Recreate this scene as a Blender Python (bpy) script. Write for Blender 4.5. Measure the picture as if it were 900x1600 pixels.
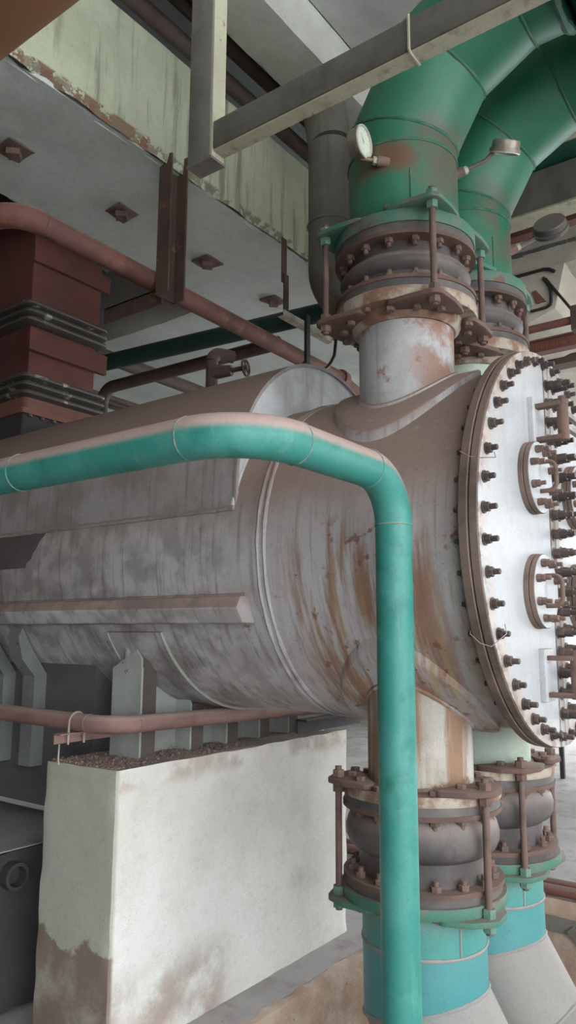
import bpy, bmesh, math, random
from mathutils import Vector, Matrix, noise
random.seed(7)
for o in list(bpy.data.objects): bpy.data.objects.remove(o, do_unlink=True)
SC = bpy.context.scene
COL = SC.collection
PI = math.pi
rd = math.radians

# ------------------------------------------------------------------ camera
YAW, PITCH, ROLL, EYE = 0.63782594, 0.15995437, 0.0053, 1.69
cd = bpy.data.cameras.new('camera'); cam = bpy.data.objects.new('camera', cd); COL.objects.link(cam)
cd.sensor_fit = 'VERTICAL'; cd.sensor_height = 36.0; cd.sensor_width = 36.0; cd.lens = 1178.4 / 1600 * 36
cd.clip_start = 0.05; cd.clip_end = 200
F = Vector((math.cos(YAW)*math.cos(PITCH), math.sin(YAW)*math.cos(PITCH), math.sin(PITCH)))
Rv = Vector((math.sin(YAW), -math.cos(YAW), 0)); Uv = Rv.cross(F)
R2 = Rv*math.cos(ROLL)+Uv*math.sin(ROLL); U2 = -Rv*math.sin(ROLL)+Uv*math.cos(ROLL)
cam.matrix_world = Matrix(((R2.x, U2.x, -F.x, 0), (R2.y, U2.y, -F.y, 0), (R2.z, U2.z, -F.z, EYE), (0, 0, 0, 1)))
SC.camera = cam

# ------------------------------------------------------------------ world: overcast sky entering through the open sides of the hall
w = bpy.data.worlds.new('overcast_sky'); SC.world = w; w.use_nodes = True
bg = w.node_tree.nodes['Background']; bg.inputs[0].default_value = (0.93, 0.97, 1.0, 1); bg.inputs[1].default_value = 3.0
SC.view_settings.view_transform = 'Standard'; SC.view_settings.look = 'None'
SC.view_settings.gamma = 1.0; SC.view_settings.use_curve_mapping = False
SC.view_settings.exposure = 1.1

# ------------------------------------------------------------------ materials
MATS = {}
def srgb(c):
    f = lambda v: (v/12.92 if v <= .04045 else ((v+.055)/1.055)**2.4)
    return (f(c[0]/255), f(c[1]/255), f(c[2]/255), 1)
def mat(name, base, alt=None, alt_scale=3.0, alt_lo=.4, alt_hi=.65, streak=None, streak_amt=0.0, streak_scale=(22, 22, .9), s_lo=.5, s_hi=.72,
        rust=None, rust_lo=.6, rust_hi=.66, rust_scale=6.0, dust=None, dust_lo=.25, dust_hi=.8, dust_amt=.9,
        rough=.75, metal=0.0, bump=.15, bump_scale=60.0, grime=None, grime_scale=1.3, grime_lo=.5, grime_hi=.75, grime_amt=.6, extra=None, mottle=.12):
    m = bpy.data.materials.new(name); m.use_nodes = True; nt = m.node_tree; N = nt.nodes; L = nt.links
    b = N['Principled BSDF']; geo = N.new('ShaderNodeNewGeometry')
    def nz(scale, detail=6, vec=None, rough_=.6):
        n = N.new('ShaderNodeTexNoise'); n.inputs['Scale'].default_value = scale; n.inputs['Detail'].default_value = detail; n.inputs['Roughness'].default_value = rough_
        L.new(vec or geo.outputs['Position'], n.inputs['Vector']); return n.outputs['Fac']
    def rng(x, lo, hi, top=1.0):
        n = N.new('ShaderNodeMapRange'); n.interpolation_type = 'SMOOTHSTEP'
        n.inputs['From Min'].default_value = lo; n.inputs['From Max'].default_value = hi; n.inputs['To Max'].default_value = top
        L.new(x, n.inputs['Value']); return n.outputs['Result']
    def mix(fac, a, c):
        n = N.new('ShaderNodeMix'); n.data_type = 'RGBA'
        L.new(fac, n.inputs['Factor'])
        for s, v in (('A', a), ('B', c)):
            sock = [i for i in n.inputs if i.name == s and i.type == 'RGBA'][0]
            if isinstance(v, tuple): sock.default_value = v
            else: L.new(v, sock)
        return [o for o in n.outputs if o.type == 'RGBA'][0]
    def mul(a, c):
        n = N.new('ShaderNodeMath'); n.operation = 'MULTIPLY'
        for i, v in enumerate((a, c)):
            if isinstance(v, (int, float)): n.inputs[i].default_value = v
            else: L.new(v, n.inputs[i])
        return n.outputs[0]
    col = srgb(base)
    fine = nz(bump_scale, 5)
    if alt: col = mix(rng(nz(alt_scale), alt_lo, alt_hi), col, srgb(alt))
    if grime: col = mix(rng(nz(grime_scale, 4), grime_lo, grime_hi, grime_amt), col, srgb(grime))
    if streak:
        mp = N.new('ShaderNodeMapping'); mp.inputs['Scale'].default_value = streak_scale
        L.new(geo.outputs['Position'], mp.inputs['Vector'])
        col = mix(rng(nz(1.0, 5, mp.outputs['Vector']), s_lo, s_hi, streak_amt), col, srgb(streak))
    if rust: col = mix(rng(nz(rust_scale, 8, None, .68), rust_lo, rust_hi), col, srgb(rust))
    if dust:
        sep = N.new('ShaderNodeSeparateXYZ'); L.new(geo.outputs['Normal'], sep.inputs[0])
        df = mul(rng(sep.outputs['Z'], dust_lo, dust_hi, dust_amt), rng(nz(30, 4), .1, .42))
        col = mix(df, col, srgb(dust))
    if extra: col = extra(N, L, geo, col, nz, rng, mix, mul)
    col = mix(rng(nz(22, 6, None, .7), .48, .72, mottle), col, (0.10, 0.085, 0.075, 1))
    # fine speckle
    col = mix(rng(nz(140, 3), .56, .74, .35), col, (0.05, 0.04, 0.035, 1))
    if isinstance(col, tuple): b.inputs['Base Color'].default_value = col
    else: L.new(col, b.inputs['Base Color'])
    b.inputs['Roughness'].default_value = rough; b.inputs['Metallic'].default_value = metal
    if bump:
        bp = N.new('ShaderNodeBump'); bp.inputs['Strength'].default_value = bump; bp.inputs['Distance'].default_value = .01
        L.new(fine, bp.inputs['Height']); L.new(bp.outputs['Normal'], b.inputs['Normal'])
    MATS[name] = m; return m

DUST = (146, 122, 113); RUST = (118, 72, 50)
def band(axis, lo, hi, color, amt=1.0, nscale=5.0, ragged=.25, nlo=.35, nhi=.6, second=None, stretch=None):
    """ragged patch of wear, colour or painted-in shade between two positions along an axis"""
    def f(N, L, geo, col, nz, rng, mix, mul):
        sep = N.new('ShaderNodeSeparateXYZ'); L.new(geo.outputs['Position'], sep.inputs[0])
        v = sep.outputs[axis]
        a = rng(v, lo-ragged*.5, lo+ragged*.5); c = rng(v, hi+ragged*.5, hi-ragged*.5)
        vec = None
        if stretch:
            mp = N.new('ShaderNodeMapping'); mp.inputs['Scale'].default_value = stretch; L.new(geo.outputs['Position'], mp.inputs['Vector']); vec = mp.outputs['Vector']
        fac = mul(mul(a, c), rng(nz(nscale, 7, vec), nlo, nhi, amt))
        if second:
            ax, l2, h2 = second; ad = N.new('ShaderNodeMath'); ad.operation = 'MULTIPLY_ADD'; ad.inputs[1].default_value = .28
            L.new(nz(4.5, 8, None, .65), ad.inputs[0]); sh = N.new('ShaderNodeMath'); sh.operation = 'SUBTRACT'; sh.inputs[1].default_value = .14; L.new(sep.outputs[ax], sh.inputs[0]); L.new(sh.outputs[0], ad.inputs[2]); v2 = ad.outputs[0]
            fac = mul(fac, mul(rng(v2, l2-ragged*.5, l2+ragged*.5), rng(v2, h2+ragged*.5, h2-ragged*.5)))
        return mix(fac, col, srgb(color))
    return f
def chain(*fs):
    def f(N, L, geo, col, *a):
        for g in fs: col = g(N, L, geo, col, *a)
        return col
    return f

def rim_stain(N, L, geo, col, nz, rng, mix, mul):
    # rusty weeping round the rim of the end cover
    v = N.new('ShaderNodeVectorMath'); v.operation = 'SUBTRACT'; v.inputs[1].default_value = (3.055, 0, 2.047); L.new(geo.outputs['Position'], v.inputs[0])
    m_ = N.new('ShaderNodeVectorMath'); m_.operation = 'MULTIPLY'; m_.inputs[1].default_value = (1, 0, 1); L.new(v.outputs[0], m_.inputs[0])
    l = N.new('ShaderNodeVectorMath'); l.operation = 'LENGTH'; L.new(m_.outputs[0], l.inputs[0])
    col = mix(mul(rng(l.outputs['Value'], .66, .76, .75), rng(nz(9, 6), .35, .6)), col, srgb((184, 164, 150)))
    return mix(mul(rng(l.outputs['Value'], .72, .775, .8), rng(nz(17, 6), .45, .6)), col, srgb((136, 112, 98)))
mat('shell', (190, 187, 187), alt=(166, 160, 158), alt_scale=2.2, streak=(116, 103, 97), streak_amt=.6, streak_scale=(9, 30, 1.0), s_lo=.5, s_hi=.7,
    rust=(122, 82, 60), rust_lo=.64, rust_hi=.72, rust_scale=4.2, dust=(152, 130, 120), dust_lo=-.02, dust_hi=.4, dust_amt=.97, rough=.7, bump=.2,
    extra=chain(band('Y', 1.1, 1.75, (142, 96, 68), .85, 1.0, .25, .47, .62, ('Z', 1.25, 2.08), (2, 14, 1.6)), band('Y', 1.0, 1.7, (170, 148, 106), .6, 1.0, .2, .5, .65, ('Z', 1.2, 1.85), (3, 18, 1.2)), band('Y', 1.05, 1.8, (120, 80, 60), .8, 16, .2, .6, .66, ('Z', 1.3, 2.1)),
                band('Y', 2.0, 7.0, (96, 88, 85), .5, 6.0, .5, .4, .6, ('Z', 1.2, 2.2))))  # last band darkens the shell side along the hood
mat('hood', (160, 155, 154), alt=(136, 128, 125), streak=(100, 88, 82), streak_amt=.6, streak_scale=(10, 30, 1.2), rust=(122, 82, 60), rust_lo=.68, rust_hi=.74, rust_scale=4,
    dust=(150, 128, 118), dust_lo=.1, dust_hi=.5, dust_amt=.97)
mat('white_plate', (205, 208, 210), alt=(176, 176, 175), streak=(130, 116, 106), streak_amt=.4, rust=(120, 90, 70), rust_lo=.72, rust_hi=.78)
mat('dark_patch_grey', (84, 78, 77), alt=(96, 90, 88))  # dark grey of the jagged patch on the shell side
mat('flange_brown', (124, 106, 96), alt=(92, 78, 72), alt_scale=5, rust=(130, 98, 80), rust_lo=.62, rust_hi=.7, dust=DUST, rough=.8, bump=.3)
mat('gasket', (38, 34, 33))
mat('cover_white', (188, 191, 194), alt=(174, 178, 181), alt_scale=2.0, streak=(176, 166, 158), streak_amt=.65, streak_scale=(16, 16, 1.4), s_lo=.52, s_hi=.72,
    rust=(176, 150, 132), rust_lo=.68, rust_hi=.76, rust_scale=5, dust=DUST, rough=.55, bump=.2, extra=rim_stain)
mat('strip', (146, 136, 130), alt=(186, 184, 180), alt_scale=6, streak=(96, 84, 78), streak_amt=.6, dust=DUST)
mat('bolt_dark', (66, 58, 56), alt=(92, 80, 74), alt_scale=14, dust=(120, 102, 94), dust_lo=.35, rough=.6, bump=.1)
mat('bolt_rust', (120, 97, 87), alt=(99, 80, 73), alt_scale=16, dust=(150, 126, 116), dust_lo=.35, rough=.8, bump=.2)
mat('bolt_green', (92, 132, 116), alt=(118, 140, 126), alt_scale=16, rust=RUST, rust_lo=.6, dust=DUST, dust_lo=.3)
mat('rod', (114, 93, 85), alt=(95, 77, 71), alt_scale=12, dust=DUST, rough=.8, bump=.2)
mat('nozzle', (186, 189, 190), alt=(160, 160, 160), streak=(128, 106, 92), streak_amt=.5, rust=(150, 108, 86), rust_lo=.56, rust_hi=.64, rust_scale=4.5, dust=DUST,
    extra=band('Y', .9, 1.3, (148, 106, 88), .9, 5.0, .2, .4, .55))
mat('nozzle_low', (190, 190, 180), alt=(168, 160, 148), streak=(140, 96, 60), streak_amt=.8, streak_scale=(12, 12, 1.2), s_lo=.42, s_hi=.62, rust=(142, 100, 66), rust_lo=.58, rust_hi=.66, rust_scale=5, dust=DUST)
mat('nozzle_mint', (192, 206, 192), alt=(172, 186, 172), streak=(150, 150, 136), streak_amt=.4, dust=DUST)
mat('flange_worn', (176, 166, 150), alt=(136, 106, 88), alt_scale=7, alt_lo=.42, alt_hi=.55, rust=(120, 88, 74), rust_lo=.56, rust_hi=.64, rust_scale=7, dust=(140, 116, 106), dust_lo=.3, dust_hi=.7)
mat('flange_green', (70, 120, 102), alt=(108, 118, 108), alt_scale=6, rust=(108, 86, 76), rust_lo=.56, rust_hi=.64, dust=(140, 124, 116), dust_lo=.3, dust_hi=.8, dust_amt=.7)
mat('ring_brown', (112, 88, 78), alt=(90, 72, 66), dust=DUST, rough=.85, bump=.2)
mat('rubber', (98, 92, 90), alt=(72, 68, 68), alt_scale=4, dust=(146, 132, 126), dust_lo=.1, dust_hi=.7, dust_amt=.8, rough=.65, grime=(126, 118, 114), grime_scale=5, grime_amt=.7)
mat('green', (32, 106, 78), alt=(48, 118, 92), alt_scale=2.5, grime=(92, 108, 92), grime_scale=2.4, grime_lo=.56, grime_hi=.8, grime_amt=.5, dust=(126, 116, 104), dust_lo=.35, dust_hi=.8,
    rust=RUST, rust_lo=.74, rust_hi=.78, rough=.5, bump=.08, mottle=.1,
    extra=chain(band('Z', 3.46, 3.80, (92, 84, 72), .85, 5, .15, .3, .5, ('Y', 1.10, 1.26)), band('Z', 3.56, 3.70, (110, 70, 52), .9, 12, .06, .3, .5, ('X', 2.48, 2.535))))
mat('green_dark', (16, 84, 68), alt=(26, 96, 78), dust=(110, 100, 92), dust_lo=.4, dust_hi=.9, rough=.5)
mat('weld_green', (44, 104, 84), alt=(80, 110, 96), alt_scale=20, rough=.7, bump=.5, bump_scale=120)
mat('teal', (54, 136, 126), alt=(70, 146, 136), alt_scale=5, alt_lo=.45, alt_hi=.6, grime=(26, 112, 98), grime_scale=6, grime_lo=.55, grime_hi=.7, grime_amt=.7, streak=(120, 168, 158), streak_amt=.35, streak_scale=(30, 30, 2.5), s_lo=.58, s_hi=.75,
    dust=(178, 156, 149), dust_lo=.03, dust_hi=.42, dust_amt=1.0, rough=.5, bump=.08)
mat('weld_teal', (84, 140, 128), alt=(160, 150, 140), alt_scale=12, dust=(180, 158, 150), bump=.5, bump_scale=120)
mat('teal_low', (62, 146, 140), alt=(84, 150, 144), alt_scale=2.5, grime=(136, 146, 136), grime_scale=1.6, grime_lo=.48, grime_hi=.7, grime_amt=.5, dust=(160, 150, 146), dust_lo=.2, dust_hi=.6, rough=.6, bump=.06,
    extra=band('Z', .69, .9, (132, 144, 134), .85, 3, .16, .2, .5))
mat('teal_band', (66, 142, 144), alt=(82, 148, 149), alt_scale=3, dust=(160, 150, 146), dust_lo=.25, dust_hi=.6, rough=.55, bump=.06)
mat('grey_dusty', (140, 146, 144), alt=(148, 142, 136), alt_scale=2.2, dust=(150, 146, 143), dust_lo=.1, dust_hi=.5, rough=.75, bump=.08)
mat('pier', (226, 226, 222), alt=(212, 208, 200), alt_scale=1.6, grime=(172, 168, 150), grime_scale=1.7, grime_lo=.55, grime_hi=.8, grime_amt=.7, rust=(120, 106, 92), rust_lo=.72, rust_hi=.76, rust_scale=9,
    dust=(118, 104, 98), dust_lo=.5, dust_hi=.9, rough=.85, bump=.25, bump_scale=30,
    extra=chain(band('Z', -.1, .28, (150, 126, 112), .7, 4.0, .2, .35, .6, ('X', 2.0, 2.9)), band('Z', 1.04, 1.2, (168, 150, 136), .6, 6.0, .06, .4, .6), band('X', 2.1, 2.21, (176, 176, 162), .9, 2.5, .02, .1, .3), band('X', 2.1, 2.21, (128, 106, 96), .85, 3.5, .02, .3, .55, ('Z', -.1, .42))))  # first X band paints the left face's shade into the whitewash
mat('beam_face', (186, 192, 168), alt=(170, 176, 152), alt_scale=2.0, streak=(112, 112, 92), streak_amt=.7, streak_scale=(14, 14, .8), s_lo=.5, s_hi=.68, rust=(70, 66, 54), rust_lo=.70, rust_hi=.75, rust_scale=7,
    rough=.9, bump=.3, bump_scale=25, extra=chain(band('Z', 4.2, 4.37, (122, 84, 66), .95, 13, .02, .46, .5, ('X', 1.2, 2.6)), band('Z', 4.2, 4.36, (120, 108, 92), .8, 16, .03, .48, .52)))
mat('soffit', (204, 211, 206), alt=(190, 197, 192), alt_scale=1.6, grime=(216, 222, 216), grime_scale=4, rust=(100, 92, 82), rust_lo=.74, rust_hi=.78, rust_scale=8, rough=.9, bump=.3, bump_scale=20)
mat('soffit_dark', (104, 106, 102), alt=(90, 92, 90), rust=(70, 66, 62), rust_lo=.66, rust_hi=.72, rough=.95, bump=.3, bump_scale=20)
mat('beam_pale', (202, 204, 196), alt=(190, 192, 182), rust=(110, 106, 94), rust_lo=.72, rust_hi=.77, rust_scale=9, rough=.9, bump=.3, bump_scale=25)
mat('stack_grey', (112, 110, 100), alt=(98, 96, 88), streak=(80, 76, 68), streak_amt=.5, dust=DUST, rough=.85)
mat('slab_white', (206, 208, 206), alt=(190, 192, 190), grime=(170, 172, 168), rough=.9, bump=.15)
mat('conc_light', (196, 192, 178), alt=(180, 176, 162), rust=(92, 86, 74), rust_lo=.72, rust_hi=.76, rust_scale=9, rough=.9, bump=.3, bump_scale=25)
mat('floor', (170, 166, 165), alt=(152, 147, 145), alt_scale=1.5, grime=(100, 92, 89), grime_scale=4, rust=(86, 76, 70), rust_lo=.68, rust_hi=.75, rust_scale=11, rough=.85, bump=.2, bump_scale=40)
mat('pit_wall', (192, 172, 156), alt=(168, 144, 126), alt_scale=3, grime=(206, 198, 190), grime_scale=5, rust=(84, 74, 66), rust_lo=.66, rust_hi=.71, rust_scale=9, rough=.95, bump=.5, bump_scale=22)
mat('wall', (182, 166, 152), alt=(166, 150, 138), grime=(140, 126, 116), rough=.9, bump=.1)
mat('wall_dim', (120, 116, 112), alt=(104, 100, 98), rough=.95, bump=.1)
mat('steel_grey', (122, 120, 112), alt=(104, 102, 96), alt_scale=4, streak=(92, 88, 80), streak_amt=.6, streak_scale=(14, 14, 5), rust=(104, 84, 74), rust_lo=.66, rust_hi=.72, rust_scale=8, dust=DUST, rough=.75)
mat('steel_pale', (182, 182, 158), alt=(166, 164, 142), streak=(120, 116, 98), streak_amt=.6, streak_scale=(20, 20, 1.5), rust=(128, 96, 82), rust_lo=.66, rust_hi=.72, rust_scale=9, rough=.8)
mat('steel_brown', (84, 66, 56), alt=(68, 54, 48), alt_scale=5, rust=(120, 84, 62), rust_lo=.6, rust_hi=.68, rust_scale=8, dust=DUST, rough=.8, bump=.2)
mat('oxide', (120, 78, 68), alt=(104, 68, 60), alt_scale=4, dust=(130, 108, 100), rough=.8)
mat('red_pipe', (116, 76, 66), alt=(98, 67, 60), alt_scale=5, grime=(150, 108, 92), grime_scale=9, dust=DUST, dust_lo=.4, rough=.75)
mat('girder', (130, 90, 56), alt=(120, 82, 50), alt_scale=1.5, rough=.7, bump=.03)
mat('duct_red', (100, 58, 51), alt=(86, 51, 46), alt_scale=3, dust=(120, 100, 92), rough=.85)
mat('collar', (84, 80, 75), alt=(170, 166, 158), alt_scale=7, alt_lo=.58, alt_hi=.64, rust=(74, 66, 60), rust_lo=.6, rust_hi=.66, rough=.6, metal=.3)
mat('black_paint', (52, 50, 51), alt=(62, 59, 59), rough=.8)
mat('dark_pipe', (88, 74, 68), alt=(74, 62, 58), dust=(118, 98, 90), dust_lo=.3, rough=.8)
mat('dark_green_pipe', (20, 60, 54), alt=(14, 50, 46), dust=(70, 70, 66), rough=.6)
mat('pink_pipe', (142, 110, 104), alt=(124, 96, 90), alt_scale=6, dust=(160, 136, 130), rough=.8)
mat('hotwell', (96, 94, 95), alt=(84, 82, 82), rough=.9)
mat('hotwell_rib_shaded', (124, 128, 126), alt=(108, 110, 108), rust=(80, 72, 68), rust_lo=.64, rust_hi=.7, rust_scale=12, rough=.9)  # rib grey darkened to paint in the shade under the shell
mat('rib_grey', (166, 170, 164), alt=(150, 150, 144), rust=(84, 70, 62), rust_lo=.62, rust_hi=.68, rust_scale=12, rough=.85)
mat('rib_dark', (92, 82, 78), alt=(80, 71, 68), rust=(84, 60, 50), rust_lo=.6, rust_hi=.68, rough=.85)
mat('gauge_case', (150, 142, 128), alt=(122, 114, 104), alt_scale=15, rough=.4, metal=.5, bump=.05)
mat('gauge_dark', (74, 72, 74), alt=(92, 84, 78), alt_scale=10, rough=.5, dust=(112, 98, 88), dust_lo=.1)
mat('gauge_rim', (212, 210, 200), rough=.35, metal=.4, bump=0)
mat('dial', (218, 224, 204), rough=.4, bump=0)
mat('ink', (30, 30, 30), bump=0)
mat('brass', (140, 128, 92), alt=(116, 104, 78), rough=.5, metal=.5)
mat('rubble', (124, 104, 95), alt=(148, 128, 118), alt_scale=30, rough=.95)
mat('orange_mark', (176, 100, 52), bump=0)
mat('cable_black', (36, 34, 34), rough=.6)
mat('tray', (168, 166, 152), alt=(140, 132, 118), alt_scale=9, rough=.6)
def glass_mat():
    m = bpy.data.materials.new('glass'); m.use_nodes = True; b = m.node_tree.nodes['Principled BSDF']
    b.inputs['Base Color'].default_value = (.95, .97, .93, 1); b.inputs['Roughness'].default_value = .05; b.inputs['Alpha'].default_value = .15
    MATS['glass'] = m
glass_mat()

# ------------------------------------------------------------------ mesh helpers
def V3(*a): return Vector(a[0]) if len(a) == 1 else Vector(a)
def frame(d):
    d = d.normalized(); h = Vector((0, 0, 1)) if abs(d.z) < .9 else Vector((1, 0, 0))
    a = d.cross(h).normalized(); return a, d.cross(a).normalized()
class B:
    def __init__(s): s.v = []; s.f = []
    def add(s, vs, fs):
        n = len(s.v); s.v += [tuple(x) for x in vs]; s.f += [tuple(n+i for i in f) for f in fs]; return s
    def box(s, x0, x1, y0, y1, z0, z1):
        vs = [(x, y, z) for z in (z0, z1) for y in (y0, y1) for x in (x0, x1)]
        return s.add(vs, [(0, 2, 3, 1), (4, 5, 7, 6), (0, 1, 5, 4), (2, 6, 7, 3), (0, 4, 6, 2), (1, 3, 7, 5)])
    def rings(s, rs, closed=True, cap=True, loop=False):
        k = len(rs[0]); n = len(s.v)
        for r in rs: s.v += [tuple(p) for p in r]
        m = len(rs)
        for i in range(m if loop else m-1):
            j = (i+1) % m
            for q in range(k if closed else k-1):
                t = (q+1) % k; s.f.append((n+i*k+q, n+i*k+t, n+j*k+t, n+j*k+q))
        if cap and not loop and closed:
            s.f.append(tuple(n+q for q in reversed(range(k)))); s.f.append(tuple(n+(m-1)*k+q for q in range(k)))
        return s
    def tube(s, pts, r, seg=24, cap=True):
        pts = [Vector(p) for p in pts]; rr = r if isinstance(r, (list, tuple)) else [r]*len(pts)
        rs = []; a = None
        for i, p in enumerate(pts):
            t = (pts[min(i+1, len(pts)-1)]-pts[max(i-1, 0)]).normalized()
            if a is None: a, b = frame(t)
            else:
                a = (a - t*a.dot(t)).normalized(); b = t.cross(a)
            rs.append([p+(a*math.cos(2*PI*q/seg)+b*math.sin(2*PI*q/seg))*rr[i] for q in range(seg)])
        return s.rings(rs, cap=cap)
    def cyl(s, p0, p1, r, seg=24): return s.tube([p0, p1], r, seg)
    def lathe(s, prof, c, axis='z', seg=64, loop=False, cap=False):
        rs = []
        for (r, h) in prof:
            ring = []
            for q in range(seg):
                a = 2*PI*q/seg; u, v = r*math.cos(a), r*math.sin(a)
                ring.append((c[0]+u, c[1]+v, c[2]+h) if axis == 'z' else (c[0]+u, c[1]+h, c[2]-v))
            rs.append(ring)
        return s.rings(rs, cap=cap, loop=loop)
    def prism(s, outline, d, ax=2, at=0.0):
        """outline in the two other axes, extruded from at to at+d along ax"""
        def P(u, v, h): return {0: (h, u, v), 1: (u, h, v), 2: (u, v, h)}[ax]
        k = len(outline); vs = [P(u, v, at) for u, v in outline]+[P(u, v, at+d) for u, v in outline]
        fs = [tuple(reversed(range(k))), tuple(range(k, 2*k))]+[(i, (i+1) % k, k+(i+1) % k, k+i) for i in range(k)]
        return s.add(vs, fs)
    def beam(s, p0, p1, wx, wz, up=(0, 0, 1)):
        p0, p1 = Vector(p0), Vector(p1); d = (p1-p0).normalized(); a = d.cross(Vector(up)).normalized(); b = a.cross(d)
        rs = [[p+a*(i*wx/2)+b*(j*wz/2) for i, j in ((-1, -1), (1, -1), (1, 1), (-1, 1))] for p in (p0, p1)]
        return s.rings(rs)
    def hexn(s, c, d, r, h, seg=6):
        c = Vector(c); d = Vector(d).normalized(); a, b = frame(d)
        rr = [r*.93, r, r, r*.93]; hh = [0, h*.08, h*.92, h]
        return s.rings([[c+d*hh[i]+(a*math.cos(2*PI*q/seg)+b*math.sin(2*PI*q/seg))*rr[i] for q in range(seg)] for i in range(4)])
    def mesh(s, name, off=None, bevel=0.0):
        bm = bmesh.new(); vs = [bm.verts.new(v) for v in s.v]
        for f in s.f:
            try: bm.faces.new([vs[i] for i in f])
            except ValueError: pass
        bmesh.ops.recalc_face_normals(bm, faces=bm.faces)
        if bevel:
            es = [e for e in bm.edges if len(e.link_faces) == 2 and e.calc_face_angle(0) > .6]
            bmesh.ops.bevel(bm, geom=es, offset=bevel, segments=2, affect='EDGES', profile=.5)
        for f in bm.faces: f.smooth = True
        for e in bm.edges:
            if len(e.link_faces) == 2 and e.calc_face_angle(0) > .6: e.smooth = False
        if off is not None: bmesh.ops.translate(bm, verts=bm.verts, vec=-Vector(off))
        me = bpy.data.meshes.new(name); bm.to_mesh(me); bm.free(); return me
def setmat(me, m): me.materials.append(MATS[m])
PLOC = {}
def tag(o, label, cat, group=None):
    o['label'] = label; o['category'] = cat
    if group: o['group'] = group
    return o
def thing(name, loc, label, cat, group=None):
    o = bpy.data.objects.new(name, None); o.empty_display_size = .1; COL.objects.link(o); o.location = loc
    PLOC[o] = Vector(loc); return tag(o, label, cat, group)
def part(name, b, m, parent, label=None, bevel=0.0):
    me = b.mesh(name, None, bevel); setmat(me, m)
    o = bpy.data.objects.new(name, me); COL.objects.link(o); attach(o, parent)
    if label: o['label'] = label
    return o
def attach(o, parent):
    o.parent = parent
    o.matrix_parent_inverse = Matrix.Translation(-PLOC[parent]) if parent in PLOC else Matrix.Identity(4)
def inst(name, me, mw, parent):
    o = bpy.data.objects.new(name, me); COL.objects.link(o); attach(o, parent); o.matrix_basis = mw; return o
def solo(name, b, m, label, cat, group=None, bevel=0.0):
    xs, ys, zs = zip(*b.v); off = ((min(xs)+max(xs))/2, (min(ys)+max(ys))/2, min(zs))
    me = b.mesh(name, off, bevel); setmat(me, m)
    o = bpy.data.objects.new(name, me); COL.objects.link(o); o.location = off
    return tag(o, label, cat, group)
def struct(name, b, m, parent=None, bevel=0.0):
    me = b.mesh(name, None, bevel); setmat(me, m)
    o = bpy.data.objects.new(name, me); COL.objects.link(o); o['kind'] = 'structure'
    if parent: attach(o, parent)
    return o
def orient(p, d, roll=0.0):
    d = Vector(d).normalized(); q = Vector((0, 0, 1)).rotation_difference(d).to_matrix().to_4x4()
    return Matrix.Translation(Vector(p)) @ q @ Matrix.Rotation(roll, 4, 'Z')
def arc(c0, corner, c1, R, n=10):
    """points of a bend of radius R at a corner between two straight legs"""
    c0, k, c1 = Vector(c0), Vector(corner), Vector(c1)
    a = (c0-k).normalized(); b = (c1-k).normalized(); ang = a.angle(b); t = R/math.tan(ang/2)
    p0 = k+a*t; p1 = k+b*t; ctr = k+(a+b).normalized()*(R/math.sin(ang/2))
    u = p0-ctr; v = p1-ctr; tot = u.angle(v); ax = u.cross(v).normalized()
    return [ctr+Matrix.Rotation(tot*i/n, 3, ax) @ u for i in range(n+1)]
def torus(b, p, d, R, r, seg=40, s2=8, jig=0.0):
    p = Vector(p); d = Vector(d).normalized(); a, c = frame(d); rs = []
    for i in range(seg):
        an = 2*PI*i/seg; e = a*math.cos(an)+c*math.sin(an); rr = r*(1+jig*(random.random()-.5))
        rs.append([p+e*(R+rr*math.cos(2*PI*q/s2))+d*rr*math.sin(2*PI*q/s2) for q in range(s2)])
    return b.rings(rs, loop=True)
def rough_box(x0, x1, y0, y1, z0, z1, step=.05, amp=.004, edge=.012, seed=0):
    b = B(); bm = bmesh.new()
    nx, ny, nz = [max(1, int(round((q-p)/step))) for p, q in ((x0, x1), (y0, y1), (z0, z1))]
    idx = {}
    def vid(i, j, k):
        if (i, j, k) not in idx:
            p = Vector((x0+(x1-x0)*i/nx, y0+(y1-y0)*j/ny, z0+(z1-z0)*k/nz))
            on = (i in (0, nx))+(j in (0, ny))+(k in (0, nz))
            nv = noise.noise_vector(p*9+Vector((seed, 0, 0)))
            p += nv*amp
            if on >= 2:
                e = max(0, noise.noise(p*7+Vector((0, seed, 0)))+.15)*edge*2.2+edge*.25
                c = Vector(((x0+x1)/2, (y0+y1)/2, (z0+z1)/2))
                for ax, (q, n) in enumerate(((i, nx), (j, ny), (k, nz))):
                    if q == 0: p[ax] += e
                    elif q == n: p[ax] -= e
            idx[(i, j, k)] = len(b.v); b.v.append(tuple(p))
        return idx[(i, j, k)]
    for k in (0, nz):
        for i in range(nx):
            for j in range(ny): b.f.append((vid(i, j, k), vid(i+1, j, k), vid(i+1, j+1, k), vid(i, j+1, k)))
    for j in (0, ny):
        for i in range(nx):
            for k in range(nz): b.f.append((vid(i, j, k), vid(i+1, j, k), vid(i+1, j, k+1), vid(i, j, k+1)))
    for i in (0, nx):
        for j in range(ny):
            for k in range(nz): b.f.append((vid(i, j, k), vid(i, j+1, k), vid(i, j+1, k+1), vid(i, j, k+1)))
    bm.free(); return b

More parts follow.
